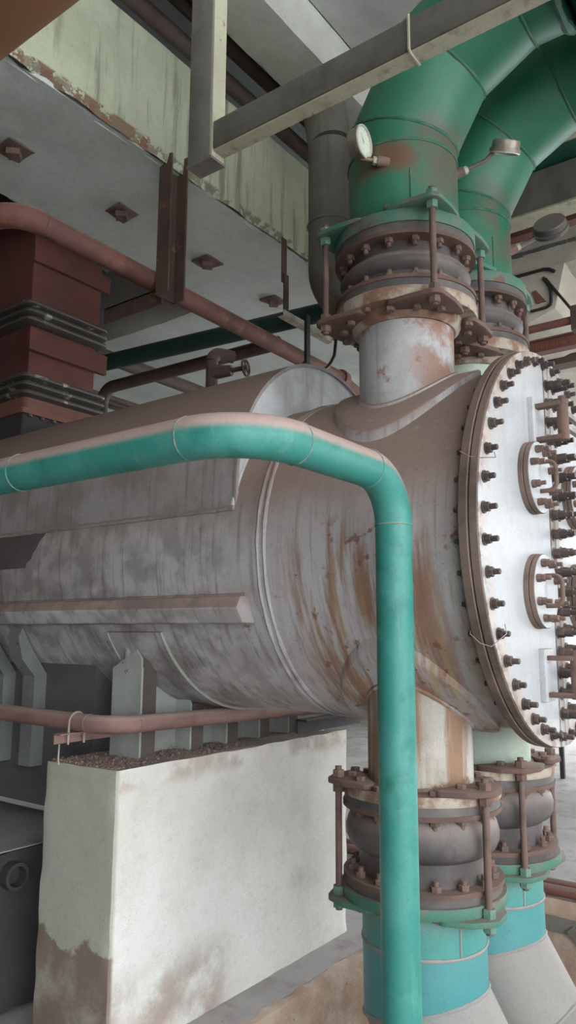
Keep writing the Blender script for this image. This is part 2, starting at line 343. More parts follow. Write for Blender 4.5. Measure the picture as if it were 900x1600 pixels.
# ------------------------------------------------------------------ the setting
PX0, PX1, PY0, PY1, PD = 1.75, 5.25, -2.5, 2.265, -1.3
fl = B(); T = -.35
fl.box(-9, PX0, -12, 12, T, 0); fl.box(PX1+.06, 14, -12, 12, T, 0)
fl.box(PX0, PX1+.06, PY1+.05, 12, T, 0); fl.box(PX0, PX1+.06, -12, PY0, T, 0)
struct('floor', fl, 'floor')
wp = rough_box(PX0, PX1+.055, PY1, PY1+.055, PD, .002, .04, .004, .010, 3)
struct('wall_pit_back', wp, 'pit_wall')
struct('wall_pit_right', rough_box(PX1, PX1+.065, PY0, PY1+.02, PD, .002, .05, .005, .010, 5), 'pit_wall')
struct('wall_pit_left', B().box(PX0-.2, PX0-.002, PY0, PY1, PD, -.004), 'pit_wall')
struct('wall_pit_front', B().box(PX0, PX1, PY0-.2, PY0-.002, PD, -.004), 'pit_wall')
struct('floor_pit', B().box(PX0-.2, PX1+.2, PY0-.2, PY1+.2, PD-.1, PD), 'floor')
struct('wall_back', B().box(-4, 14, 11.8, 12, 0, 6.4), 'wall_dim')
struct('wall_left_light_block', B().box(-4.2, -4, -2.2, 12, 0, 6.4), 'wall_dim')  # unseen wall, carried forward to block side light from the left
struct('wall_right', B().box(13.8, 14, 4.5, 12, 0, 6.4), 'wall')
struct('wall_front_light_block', B().box(4.2, 14, -6.2, -6, 0, 6.4), 'wall')  # unseen wall added to block direct sky on the end cover
# high roof over everything, ceiling panels in front of the foundation deck
struct('ceiling', B().box(-4, 14, -6, 12, 6.2, 6.4), 'soffit')
cp = thing('ceiling_slab', (2, -1, 5.28), 'pale concrete ceiling panels above the green risers', 'ceiling')
del cp['category'], cp['label']; cp['kind'] = 'structure'
for i in range(7):
    x0 = -4.0+i*1.36
    part('panel', B().box(x0, x0+1.335, -6, 2.19, 5.30, 5.45), 'slab_white', cp)
solo('ceiling_beam', rough_box(-3.98, 9, 2.2, 2.52, 5.0, 5.6, .12, .006, .015, 11), 'beam_pale', 'narrow concrete ceiling beam parallel to the deep foundation beam', 'beam')

# foundation deck: deep beam with a soffit, an opening for the exhaust duct, and a ledge on the far right
dk = thing('foundation_deck', (2.5, 3.4, 4.3), 'massive greenish concrete foundation beam with a spalled lower edge', 'beam')
face = B(); nx, nzz = 190, 14
for i in range(nx+1):
    for k in range(nzz+1):
        x = -3.98+i*.0696; z = 4.3+k*.05
        n = noise.noise(Vector((x*2.2, z*3, 0)))*.012+noise.noise(Vector((x*9, z*9, 3)))*.004
        y = 2.86+n; zz = z
        if k == 0:
            e = max(0, noise.noise(Vector((x*5, 1, 7)))+.3)*.05; y += e*1.1; zz += e*.4
        if k == 1:
            e = max(0, noise.noise(Vector((x*6, 4, 7)))+.1)*.02; y += e
        face.v.append((x, y, zz))
for i in range(nx):
    for k in range(nzz):
        a = i*(nzz+1)+k; face.f.append((a, a+nzz+1, a+nzz+2, a+1))
part('front_face', face, 'beam_face', dk)
core = B().box(-3.98, 9.25, 2.92, 3.9, 4.306, 4.99); core.box(-3.98, 9.25, 2.87, 2.95, 4.90, 4.995)
part('pilaster', B().box(4.10, 4.42, 2.78, 2.90, 4.30, 5.0), 'beam_pale', dk)
part('beam_core', core, 'soffit', dk)
so = rough_box(-3.98, 9.25, 2.885, 3.9, 4.3, 4.34, .12, .006, .012, 21); part('soffit', so, 'soffit', dk)
part('deck_slab', rough_box(4.26, 9.25, 3.9, 11.5, 4.3, 5.0, .2, .008, .03, 9), 'soffit', dk)
ed = B(); pts = []
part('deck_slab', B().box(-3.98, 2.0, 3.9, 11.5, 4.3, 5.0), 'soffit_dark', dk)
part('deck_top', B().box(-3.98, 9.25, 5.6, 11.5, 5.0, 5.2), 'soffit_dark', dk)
wing = thing('deck_edge_beam', (5.3, 0, 4.2), 'pale concrete edge beam with a broken lip behind the far riser', 'beam')
part('beam_body', rough_box(5.0, 9.25, -3, 2.84, 4.2, 5.28, .15, .006, .02, 31), 'conc_light', wing)
part('corbel', B().prism([(1.36, 4.21), (2.8, 4.21), (2.8, 3.84), (1.62, 3.84), (1.44, 3.90)], .8, 0, 5.0), 'conc_light', wing)
lip = B()
for i in range(60):
    y = -1.0+i*.06; h = .012+.03*abs(noise.noise(Vector((y*7, 2, 0)))); d = .012+.04*abs(noise.noise(Vector((y*8, 5, 1))))
    if noise.noise(Vector((y*4, 9, 0))) > -.25: lip.box(5.0-d, 5.02, y, y+.05+.02*random.random(), 4.36-h, 4.36+h*.5)
part('broken_lip', lip, 'soffit_dark', wing)
# rusted plates cast into the soffit, a nut stub on each
for i, x in enumerate((2.124, 2.888, 3.678, 4.453, 5.3)):
    t = thing('anchor_plate', (x, 3.45, 4.28), ('first', 'second', 'third', 'fourth', 'fifth')[i]+' rusted anchor plate along the beam soffit, counted from the overhead duct', 'plate', 'anchor plates on the beam soffit')
    part('plate', rough_box(x-.085, x+.085, 3.37, 3.53, 4.283, 4.301, .03, .003, .006, i), 'bolt_rust', t)
    part('nut', B().hexn((x-.005, 3.445, 4.284), (0, 0, -1), .05, .035, 4), 'bolt_rust', t)

# pipes bundled in the dark slot above the deep beam
for i, (y, z, r) in enumerate(((2.80, 5.05, .05), (2.72, 5.2, .045), (2.62, 5.36, .05))):
    solo('slot_pipe', B().tube([(-3.9, y, z), (4.9, y, z)], r, 14), 'dark_pipe', ('lowest', 'middle', 'uppermost')[i]+' dark dusty pipe in the slot above the deep beam', 'pipe', 'pipes in the ceiling slot')

# ------------------------------------------------------------------ the heat exchanger
XC, ZC, RB, YF, RF = 3.055, 2.047, .7215, .93, .78
vs = thing('heat_exchanger', (XC, 2.5, 1.13), 'large horizontal dusty steel heat exchanger with a round bolted white end cover', 'heat exchanger')
part('shell', B().lathe([(RB, .99), (RB, 1.84), (RB, 3), (RB, 4.2), (RB, 5.5), (RB, 7.2)], (XC, 0, ZC), 'y', 128, cap=True), 'shell', vs)
for y in (1.848, 1.880): part('weld_seam', torus(B(), (XC, y, ZC), (0, 1, 0), RB, .009, 110, 6, .5), 'shell', vs)
part('weld_seam', torus(B(), (XC, 1.006, ZC), (0, 1, 0), RB, .012, 100, 6, .4), 'flange_brown', vs)
part('shell_flange', B().lathe([(RB-.02, .967), (RF, .967), (RF+.003, .970), (RF, .998), (RF-.004, 1.002), (RB-.02, 1.002)], (XC, 0, ZC), 'y', 128, loop=True), 'flange_brown', vs)
part('gasket', B().lathe([(RF-.01, .962), (RF-.01, .968), (RF-.1, .968), (RF-.1, .962)], (XC, 0, ZC), 'y', 96, loop=True), 'gasket', vs)
# cover: dished rim + two half plates + the vertical joint
cov = part('cover_flange', B().lathe([(RF-.004, .964), (RF, .961), (RF, .936), (RF-.004, .932), (RF-.05, .932), (RF-.05, .964)], (XC, 0, ZC), 'y', 128, loop=True), 'flange_brown', vs)
def half(sign):
    o = []; rr = RF-.002; x0 = .055
    a0 = math.asin(x0/rr)
    n = 40
    for i in range(n+1):
        a = -PI/2+a0+(PI-2*a0)*i/n
        o.append((XC+sign*rr*math.cos(a), ZC+rr*math.sin(a)))
    return o
for sg in (-1, 1):
    part('cover_plate', B().prism(half(sg), .032, 1, YF), 'cover_white', vs)
zt = math.sqrt((RF-.002)**2-.055**2)
part('joint_strip', B().box(XC-.05, XC-.004, YF-.004, YF+.032, ZC-zt, ZC+zt), 'strip', vs)
part('joint_strip', B().box(XC+.004, XC+.05, YF-.004, YF+.032, ZC-zt, ZC+zt), 'strip', vs)
# bolts round the rim (washer, nut, stud; a second nut behind the shell flange)
sb = B(); sb.lathe([(.0, 0), (.033, 0), (.033, .006), (0, .006)], (0, 0, 0), 'z', 20); sb.hexn((0, 0, .006), (0, 0, 1), .027, .026); sb.tube([(0, 0, .03), (0, 0, .066), (0, 0, .070)], [.0155, .0155, .012], 12)
stud_me = sb.mesh('stud_nut'); setmat(stud_me, 'bolt_dark')
bb = B(); bb.hexn((0, 0, 0), (0, 0, 1), .027, .026); bb.tube([(0, 0, .02), (0, 0, .046)], .0155, 12)
back_me = bb.mesh('back_nut'); setmat(back_me, 'bolt_dark')
NB = 44
for i in range(NB):
    a = 2*PI*(i+.5)/NB; ca, sa = math.cos(a), math.sin(a); rbolt = .738
    p = (XC+rbolt*ca, YF-.002, ZC+rbolt*sa); k = .85+.3*random.random()
    inst('rim_bolt', stud_me, orient(p, (0, -1, 0), random.random()) @ Matrix.Scale(.64, 4) @ Matrix.Scale(k, 4, (0, 0, 1)), cov)
    inst('rim_nut', back_me, orient((p[0], 1.002, p[2]), (0, 1, 0), random.random()) @ Matrix.Scale(.62, 4), cov)
# long studs up both sides of the joint
ls = B(); ls.lathe([(.0, 0), (.038, 0), (.038, .007), (0, .007)], (0, 0, 0), 'z', 20); ls.hexn((0, 0, .007), (0, 0, 1), .030, .032); ls.tube([(0, 0, .03), (0, 0, .085)], .024, 14); ls.tube([(0, 0, .08), (0, 0, .125)], .0155, 12)
long_me = ls.mesh('long_stud'); setmat(long_me, 'bolt_dark')
js = part('joint_backing', B().box(XC-.05, XC+.05, YF+.01, YF+.032, ZC-.72, ZC+.72), 'gasket', vs)
n = 18
for i in range(n):
    z = ZC-.655+i*1.31/(n-1)
    for dx in (-.028, .062):
        if dx > 0 and i % 1: continue
        inst('joint_bolt', long_me, orient((XC+dx, YF-.003, z+(.012 if dx > 0 else 0)), (0, -1, 0), random.random()) @ Matrix.Scale(.68, 4) @ Matrix.Scale(.85+.35*random.random(), 4, (0, 0, 1)), js)
# hand holes
hb = B(); hb.hexn((0, 0, 0), (0, 0, 1), .024, .026); hb.hexn((0, 0, .028), (0, 0, 1), .021, .02); hb.tube([(0, 0, .04), (0, 0, .078)], .0125, 12)
hh_me = hb.mesh('hand_hole_bolt'); setmat(hh_me, 'bolt_rust')
for (hx, hz) in ((2.795, 2.275), (2.800, 1.850), (3.315, 2.275), (3.310, 1.850)):
    ho = part('hand_hole', B().lathe([(.0, .0), (.138, .0), (.138, -.016), (.136, -.018), (.0, -.018)], (hx, YF, hz), 'y', 48), 'flange_brown', vs)
    part('hand_hole_cover', B().lathe([(0, -.020), (.135, -.020), (.137, -.022), (.137, -.037), (.135, -.039)], (hx, YF, hz), 'y', 48), 'flange_brown', ho)
    part('cover_face', B().lathe([(0, -.0396), (.1345, -.0392), (.133, -.037), (0, -.037)], (hx, YF, hz), 'y', 48), 'cover_white', ho)
    for i in range(8):
        a = 2*PI*(i+.5)/8
        inst('bolt', hh_me, orient((hx+.108*math.cos(a), YF-.039, hz+.108*math.sin(a)), (0, -1, 0), random.random()) @ Matrix.Scale(.64, 4), ho)
    y0, y1 = YF-.038, YF-.10
    path = [(hx-.01, y0, hz+.055)]+arc((hx-.01, y0, hz+.055), (hx-.01, y1, hz+.055), (hx-.01, y1, hz-.055), .03, 6)+arc((hx-.01, y1, hz+.055), (hx-.01, y1, hz-.055), (hx-.01, y0, hz-.055), .03, 6)+[(hx-.01, y0, hz-.055)]
    part('handle', B().tube(path, .0085, 12), 'bolt_rust', ho)
# hinge brackets on the joint
for hz in (2.500, 1.545):
    hg = part('hinge_base', B().box(2.795, 2.90, YF-.022, YF+.01, hz-.095, hz+.095), 'cover_white', vs, bevel=.004)
    for dz in (-.07, .062):
        part('hinge_arm', B().box(2.82, 2.86, YF-.115, YF-.02, hz+dz-.009, hz+dz+.009), 'bolt_rust', hg, bevel=.003)
    part('hinge_pin', B().tube([(2.845, YF-.118, hz-.082), (2.845, YF-.118, hz+.075)], .021, 20).tube([(2.845, YF-.118, hz+.075), (2.845, YF-.118, hz+.09)], .015, 14), 'bolt_rust', hg)
    part('hinge_leaf', B().box(2.86, 3.06, YF-.128, YF-.108, hz-.03, hz-.012).box(2.86, 3.06, YF-.128, YF-.108, hz+.02, hz+.038), 'strip', hg)
for (a, l) in ((rd(206), .05), (rd(161), .04)):
    ca, sa = math.cos(a), math.sin(a); p = Vector((XC+.785*ca, 0, ZC+.785*sa))
    q = Vector((XC+.738*ca, YF-.03, ZC+.738*sa))
    wr = B().tube([q, q+Vector((-.02, -.012, -l*.6)), Vector((p.x-.004, YF+.0, p.z-l)), Vector((p.x-.006, .965, p.z-l*.8)), Vector((p.x-.004, 1.0, p.z-l*.2)), Vector((XC+.72*ca, 1.02, ZC+.72*sa))], .0016, 6)
    part('tie_wire', wr, 'strip', vs)
# hood on top of the shell
HZ, HR = 2.31, .702
def hood_prof(r):
    o = [(XC-r, 2.19), (XC-r, 2.25)]
    for i in range(33): a = PI-PI*i/32; o.append((XC+r*math.cos(a), HZ+r*math.sin(a)))
    return o+[(XC+r, 2.25), (XC+r, 2.19)]
po, pi_ = hood_prof(HR), hood_prof(HR-.016)
hd = B(); yy = [2.015, 2.6, 3.2, 4.2, 5.2, 7.2]
hd.rings([[(x, y, z) for x, z in po] for y in yy], closed=False, cap=False); hd.rings([[(x, y, z) for x, z in pi_] for y in yy], closed=False, cap=False)
n0 = len(hd.v)
hd.rings([[(x, 2.015, z) for x, z in po], [(x, 2.015, z) for x, z in pi_]], closed=False, cap=False)
hood = part('hood', hd, 'hood', vs)
ep = B(); outer = [(x, z) for x, z in pi_]; m_ = len(outer); inner = []
for i in range(m_):
    a0, a1 = PI-.22, .22; a = a0+(a1-a0)*i/(m_-1); inner.append((XC+(RB-.02)*math.cos(a), ZC+(RB-.02)*math.sin(a)))
ep.rings([[(x, 2.03, z) for x, z in outer], [(x, 2.03, z) for x, z in inner]], closed=False, cap=False)
ep.rings([[(x, 2.045, z) for x, z in outer], [(x, 2.045, z) for x, z in inner]], closed=False, cap=False)
part('end_plate', ep, 'white_plate', hood)
part('weld_seam', B().tube([(2.349, 2.02+i*.05, 2.206+.006*noise.noise(Vector((i*.9, 0, 0)))) for i in range(100)], .012, 6), 'hood', hood)
part('weld_seam', B().tube([(XC+(RB+.002)*math.cos(a), 2.03, ZC+(RB+.002)*math.sin(a)) for a in [PI-.23-(PI-.46)*i/40 for i in range(41)]], .009, 6), 'white_plate', hood)
# long stiffener bars on the side
part('stiffener_bar', B().prism([(2.42, 1.728), (2.37, 1.845), (2.315, 1.838), (2.29, 1.79), (2.335, 1.732)], 5.0, 1, 1.95), 'shell', vs, bevel=.006)
part('weld_seam', B().tube([(2.362, 1.96+i*.05, 1.847+.004*noise.noise(Vector((i*.9, 2, 0)))) for i in range(90)], .007, 6), 'shell', vs)
def on_shell(y, z, d): return (XC-math.sqrt(max(0, (RB+d)**2-(z-ZC)**2)), y, z)
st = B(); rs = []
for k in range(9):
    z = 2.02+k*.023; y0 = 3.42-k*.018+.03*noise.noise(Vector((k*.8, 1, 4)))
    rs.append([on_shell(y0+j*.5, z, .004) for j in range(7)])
st.rings(rs, closed=False, cap=False); part('dark_patch', st, 'dark_patch_grey', vs)  # thin dark sheet with a jagged end, laid over the shell
# saddle wear plate, web and ribs
wpb = B(); rs = []
for d in (.001, .012):
    rs.append([])
for k in range(26):
    a = PI+math.radians(29.5)+math.radians(121)*k/25
    pass
ring = []
for k in range(31):
    a = PI+math.radians(29)+math.radians(122)*k/30; c, s_ = math.cos(a), math.sin(a)
    ring.append([(XC+(RB+d)*c, y, ZC+(RB+d)*s_) for d, y in ((.0, 2.5), (.012, 2.5), (.012, 2.86), (.0, 2.86))])
wpb.rings(ring); sad = part('saddle_plate', wpb, 'shell', vs)
for y in (2.5, 2.86):
    part('weld_seam', B().tube([(XC+(RB+.008)*math.cos(a), y, ZC+(RB+.008)*math.sin(a)) for a in [PI+math.radians(29+122*k/40) for k in range(41)]], .009, 6), 'rib_grey', sad)
def shell_z(x, d=0): return ZC-math.sqrt(max(0.0, (RB+d)**2-(x-XC)**2))
web = [(2.46, 1.125)]+[(3.65, 1.125)]+[(x, shell_z(x)+.005) for x in [3.65-.0397*i for i in range(31)]]
part('saddle_web', B().prism(web, .014, 1, 2.76), 'rib_grey', sad)
for i, x in enumerate((2.46, 2.79, 3.06, 3.33, 3.60)):
    z1 = shell_z(x); z2 = shell_z(x+.095) if x < XC else shell_z(x-.095)
    rib = B().box(x, x+.012, 2.665, 2.86, 1.125, z1+.004)
    if i == 0: rib = B().prism([(2.665, 1.125), (2.86, 1.125), (2.86, 1.525), (2.70, 1.612), (2.665, 1.57)], .012, 0, x)
    rb_ = part('saddle_rib', rib, 'rib_grey', sad)
    part('rib_flange', B().box(x+.012, x+.1, 2.664, 2.676, 1.125, (1.565 if i == 0 else min(z1, z2))), 'rib_dark', sad)
    part('weld_seam', B().tube([(x+.006, 2.664, 1.13+k*.02) for k in range(int(((1.56 if i == 0 else z1)-1.13)/.02))], .007, 6), 'rib_grey', sad)
# hot well box below the shell with outside ribs
hw = part('hot_well', B().box(2.555, 3.56, 3.1, 7.0, .80, 1.62), 'hotwell', vs)
for y in (3.50, 3.78, 4.2):
    o_ = [(y, 1.5), (y+.02, 1.5)]
    b = B(); rs = []
    for (x, z, dx, dz) in ((2.39, 1.715, -.02, -.05), (2.46, 1.60, -.06, -.05), (2.555, 1.47, -.075, -.01), (2.555, 1.0, -.075, 0)):
        rs.append([(x, y, z), (x+dx, y, z+dz), (x+dx, y+.10, z+dz), (x, y+.10, z)])
    b.rings(rs); part('hot_well_rib', b, 'hotwell_rib_shaded', hw)
# nozzles with reinforcing pads and flanges
XN, XM, YN, YL = 2.738, 3.372, 1.412, 1.388
FR = .297
for (x, y, top, mname) in ((XN, YN, True, 'nozzle'), (XM, YN, True, 'nozzle_mint'), (XN, YL, False, 'nozzle_low'), (XM, YL, False, 'nozzle_mint')):
    zs = ZC+math.sqrt(RB**2-(x-XC)**2)*(1 if top else -1)
    if top: nb = B().tube([(x, y, zs-.12), (x, y, 2.975)], .198, 56)
    else: nb = B().tube([(x, y, 1.10), (x, y, zs+.2)], .200, 56)
    no = part('nozzle', nb, mname, vs)
    pad = B(); rs = []
    for q in range(64):
        a = 2*PI*q/64; row = []
        for rho, h in ((.19, .024), (.296, .024), (.302, .020), (.304, -.012)):
            px, py = x+rho*math.cos(a), y+rho*math.sin(a)
            zz = math.sqrt(max(.01, (RB+h)**2-(px-XC)**2)); row.append((px, py, ZC+(zz if top else -zz)))
        rs.append(row)
    pad.rings(rs, closed=False, cap=False, loop=True); part('reinforcing_pad', pad, 'shell', no)
    ws = B()
    ws.tube([(x+.2*math.cos(a), y+.2*math.sin(a), ZC+(1 if top else -1)*math.sqrt((RB+.024)**2-(x+.2*math.cos(a)-XC)**2)) for a in [2*PI*q/60 for q in range(61)]], .010, 6)
    part('weld_seam', ws, 'shell', no)
    if top:
        part('nozzle_flange', B().lathe([(.19, 3.03), (FR, 3.03), (FR+.002, 3.026), (FR+.002, 2.982), (FR, 2.978), (.236, 2.978), (.225, 2.95), (.208, 2.935), (.19, 2.935)], (x, y, 0), 'z', 72, loop=True), 'flange_worn', no)
    else:
        part('nozzle_flange', B().lathe([(.19, 1.132), (FR, 1.132), (FR+.002, 1.128), (FR+.002, 1.10), (FR, 1.096), (.19, 1.096)], (x, y, 0), 'z', 72, loop=True), 'flange_worn', no)
        part('weld_seam', torus(B(), (x, y, 1.134), (0, 0, 1), .203, .011, 50, 6, .4), 'flange_worn', no)

# ------------------------------------------------------------------ rubber expansion joints
jb = B(); jb.hexn((0, 0, 0), (0, 0, 1), .0188, .019); jb.tube([(0, 0, .015), (0, 0, .036)], .0105, 12)
jb_rust = jb.mesh('flange_bolt'); setmat(jb_rust, 'bolt_rust')
hbm = B(); hbm.hexn((0, 0, 0), (0, 0, 1), .0188, .016); head_rust = hbm.mesh('flange_bolt_head'); setmat(head_rust, 'bolt_rust')
def lug_outline(c, az, Rr):
    pts = []
    cs = [(Rr, 0, .04), (.235, .125, .03), (.235, -.125, .03), (.28, .06, .05), (.28, -.06, .05)]
    for (rho, tg, r) in cs:
        for k in range(24): a = 2*PI*k/24; pts.append((rho+r*math.cos(a), tg+r*math.sin(a)))
    pts = sorted(set(pts)); lo = []; hi = []
    cr = lambda o, a, b: (a[0]-o[0])*(b[1]-o[1])-(a[1]-o[1])*(b[0]-o[0])
    for p in pts:
        while len(lo) > 1 and cr(lo[-2], lo[-1], p) <= 0: lo.pop()
        lo.append(p)
    for p in reversed(pts):
        while len(hi) > 1 and cr(hi[-2], hi[-1], p) <= 0: hi.pop()
        hi.append(p)
    h = lo[:-1]+hi[:-1]; ca, sa = math.cos(az), math.sin(az)
    return [(c[0]+u*ca-v*sa, c[1]+u*sa+v*ca) for u, v in h]
def joint(x, y, zt0, zt1, zb0, zb1, ztop, zbot, azs, bulge, label, upper, Rr=.345):
    """zt0..zt1 upper rubber ring, zb0..zb1 lower one; ztop / zbot outer faces of the steel flanges"""
    t = thing('expansion_joint', (x, y, zb0), label, 'expansion joint')
    prof = [(.19, zt1), (FR-.006, zt1), (FR-.004, zt0+.014), (.235, zt0+.012)]+bulge+[(.235, zb1-.012), (FR-.004, zb1-.014), (FR-.006, zb0), (.19, zb0)]
    part('bellows', B().lathe(prof, (x, y, 0), 'z', 72), 'rubber', t)
    for za, zc_ in ((zt0, zt0+.016), (zb1-.016, zb1)):
        part('retaining_ring', B().lathe([(.222, za), (FR+.001, za), (FR+.001, zc_), (.222, zc_)], (x, y, 0), 'z', 72, loop=True), 'ring_brown', t)
    for i in range(16):
        a = 2*PI*(i+.5)/16+.05; px, py = x+.262*math.cos(a), y+.262*math.sin(a)
        inst('flange_bolt', jb_rust, orient((px, py, zt0), (0, 0, -1), random.random()), t)
        inst('flange_bolt', jb_rust, orient((px, py, zb1), (0, 0, 1), random.random()), t)
        near = min(abs((a-az_+PI) % (2*PI)-PI) for az_ in azs)
        up_ = .02 if near < .56 else 0
        inst('bolt_head', head_rust, orient((px, py, ztop+up_), (0, 0, 1), random.random()), t)
        inst('bolt_head', head_rust, orient((px, py, zbot-up_), (0, 0, -1), random.random()), t)
    for az in azs:
        px, py = x+Rr*math.cos(az), y+Rr*math.sin(az)
        gu, gl = ('flange_green', 'ring_brown') if upper else ('ring_brown', 'flange_green')
        nu, nl = ('bolt_green', 'bolt_rust') if upper else ('bolt_rust', 'bolt_green')
        lift = 0
        part('lug', B().prism(lug_outline((x, y), az, Rr), .02, 2, ztop+lift), gu, t, bevel=.003)
        part('lug', B().prism(lug_outline((x, y), az, Rr), .02, 2, zbot-lift-.02), gl, t, bevel=.003)
        rod = B().tube([(px, py, zbot-lift-.055), (px, py, ztop+lift+.06)], .0130, 16)
        for k in range(0): pass
        ro = part('tie_rod', rod, 'rod', t)
        part('nut', B().hexn((px, py, ztop+lift+.02), (0, 0, 1), .024, .026), nu, ro)
        part('nut', B().hexn((px, py, ztop+lift), (0, 0, -1), .024, .032), nu, ro)
        part('nut', B().hexn((px, py, zbot-lift), (0, 0, 1), .024, .030), nl, ro)
        part('nut', B().hexn((px, py, zbot-lift-.02), (0, 0, -1), .024, .026), nl, ro)
    return t
bu = [(.236, 3.225), (.240, 3.205), (.256, 3.193), (.270, 3.178), (.276, 3.16), (.272, 3.143), (.258, 3.13), (.243, 3.12), (.238, 3.10)]
bl = [(.243, 1.045), (.262, 1.03), (.279, 1.005), (.287, .975), (.285, .945), (.272, .917), (.250, .902), (.236, .893), (.234, .86), (.237, .82)]
joint(XN, YN, 3.248, 3.30, 3.03, 3.078, 3.352, 2.978, [rd(-134), rd(-45), rd(45), rd(135)], bu, 'rubber expansion joint with rusty tie rods below the riser carrying the pale dial gauge', True)
joint(XM, YN, 3.248, 3.30, 3.03, 3.078, 3.352, 2.978, [rd(-38), rd(82), rd(-158)], bu, 'rubber expansion joint on top of the vessel, half hidden behind the white bolted cover', True)
joint(XN, YL, 1.05, 1.096, .772, .815, 1.132, .735, [rd(-109), rd(131), rd(11)], bl, 'rubber expansion joint under the vessel behind the slim teal standpipe', False, .318)
joint(XM, YL, 1.05, 1.096, .772, .815, 1.132, .735, [rd(-131), rd(-44), rd(46), rd(136)], bl, 'rubber expansion joint under the vessel below the pale mint nozzle', False, .318)

# ------------------------------------------------------------------ mitred green pipes
def mitre_rings(x, path, r, seg=56):
    """rings in the mitre planes of a path of (y, z) points in the plane X = x"""
    P = [Vector((0, p[0], p[1])) for p in path]; out = []
    for i, p in enumerate(P):
        d0 = (P[i]-P[i-1]).normalized() if i else (P[1]-P[0]).normalized()
        d1 = (P[i+1]-P[i]).normalized() if i < len(P)-1 else d0
        t = (d0+d1).normalized(); nrm = Vector((0, -t.z, t.y)); k = 1/max(.5, t.dot(d0))
        out.append([Vector((x, p.y, p.z))+Vector((1, 0, 0))*r*math.cos(2*PI*q/seg)+nrm*r*k*math.sin(2*PI*q/seg) for q in range(seg)])
    return out
def mitred(name, x, path, r, mats, wmat, label, cat='pipe', loc=None, seams=(), group=None):
    t = thing(name, loc or (x, path[0][0], path[0][1]), label, cat, group)
    R = mitre_rings(x, path, r)
    for i in range(len(path)-1):
        a, b_ = R[i], R[i+1]
        part('pipe_section', B().rings([a, [(Vector(p)*.5+Vector(q)*.5) for p, q in zip(a, b_)], b_], cap=(i in (0, len(path)-2))), mats[i], t)
        if i: part('weld_seam', weld_loop(a, .006), wmat, t)
    return t, R
def weld_loop(ring, r):
    ring = [Vector(p) for p in ring]; c = sum(ring, Vector())/len(ring); rs = []; n = len(ring)
    for i, p in enumerate(ring):
        tg = (ring[(i+1) % n]-ring[i-1]).normalized(); e = (p-c).normalized(); h = tg.cross(e).normalized(); rr = r*(.8+.5*random.random())
        rs.append([p+e*rr*math.cos(2*PI*q/6)+h*rr*1.2*math.sin(2*PI*q/6) for q in range(6)])
    return B().rings(rs, loop=True)
RP = .235
up_path = [(YN, 3.352), (YN, 3.70), (1.405, 3.82), (1.216, 4.14), (.891, 4.319), (.70, 4.319)]
lab = {XN: 'green mitred riser pipe with a pale dial gauge and a vertical weld', XM: 'green mitred riser pipe carrying the dark-backed gauge'}
for x in (XN, XM):
    t, R = mitred('riser_pipe', x, up_path, RP, ['green']*5, 'weld_green', lab[x])
    part('pipe_flange', B().lathe([(.2, 3.30), (FR, 3.30), (FR+.002, 3.304), (FR+.002, 3.348), (FR, 3.352), (.2, 3.352)], (x, YN, 0), 'z', 72, loop=True), 'flange_green', t)
    part('weld_seam', weld_loop(R[5], .016), 'weld_green', t)
    az = rd(-145) if x == XN else rd(-120)
    part('weld_seam', B().tube([(x+RP*math.cos(az), YN+RP*math.sin(az), 3.36+k*.02+.004*random.random()) for k in range(11)], .005, 6), 'weld_green', t)
hdr = thing('header_pipe', (3.2, .40, 4.0), 'large dark green header pipe joining both risers near the ceiling', 'pipe')
part('pipe_section', B().tube([(2.30, .40, 4.34), (2.9, .40, 4.34), (3.8, .40, 4.34), (3.9, .40, 4.34), (3.97, .40, 4.34), (4.0, .40, 4.34)], [.315, .315, .315, .30, .22, .08], 56), 'green_dark', hdr)
lo_path = [(YL, .735), (YL, .580), (1.385, .375), (1.195, .055), (.87, -.125), (-2.4, -.125)]
for x, l in ((XN, 'teal banded mitred pipe dropping into the pit beside the teal standpipe'), (XM, 'teal banded mitred pipe dropping into the pit, with a grey lower bend')):
    t, R = mitred('drain_pipe', x, lo_path, .228, ['teal_low', 'teal_band', 'grey_dusty', 'grey_dusty', 'grey_dusty'], 'grey_dusty', l)
    part('pipe_flange', B().lathe([(.2, .735), (FR+.008, .735), (FR+.01, .739), (FR+.01, .769), (FR+.008, .772), (.2, .772)], (x, YL, 0), 'z', 72, loop=True), 'flange_green', t)
    az = rd(-120)
    part('weld_seam', B().tube([(x+.228*math.cos(az), YL+.228*math.sin(az), .585+k*.015+.004*random.random()) for k in range(10)], .005, 6), 'grey_dusty', t)
# slim teal standpipe in the foreground
fp = thing('standpipe', (2.096, 1.138, PD), 'slim teal pipe with pinkish dust, bending down in front of the vessel', 'pipe')
r = .0575; z = 2.186
p0, k1, k2, p3 = (1.37, 5.5, z), (1.37, 1.138, z), (2.096, 1.138, z), (2.096, 1.138, PD)
a1 = arc(p0, k1, k2, .195, 14); a2 = arc(k1, k2, p3, .157, 14)
def sub(p, q, n): p, q = Vector(p), Vector(q); return [p.lerp(q, i/n) for i in range(n+1)]
part('pipe_section', B().tube(sub(p0, a1[0], 12), r, 32), 'teal', fp)
part('elbow', B().tube(a1, r+.001, 32), 'teal', fp)
part('pipe_section', B().tube(sub(a1[-1], a2[0], 4), r, 32), 'teal', fp)
part('elbow', B().tube(a2, r+.001, 32), 'teal', fp)
part('pipe_section', B().tube(sub(a2[-1], p3, 12), r, 32), 'teal', fp)
for p, d in ((a1[0], (0, 1, 0)), (a1[-1], (1, 0, 0)), (a2[0], (1, 0, 0)), (a2[-1], (0, 0, 1)), ((1.37, 2.06, z), (0, 1, 0))):
    part('weld_seam', torus(B(), p, d, r, .0026, 40, 6, 1.0), 'weld_teal', fp)

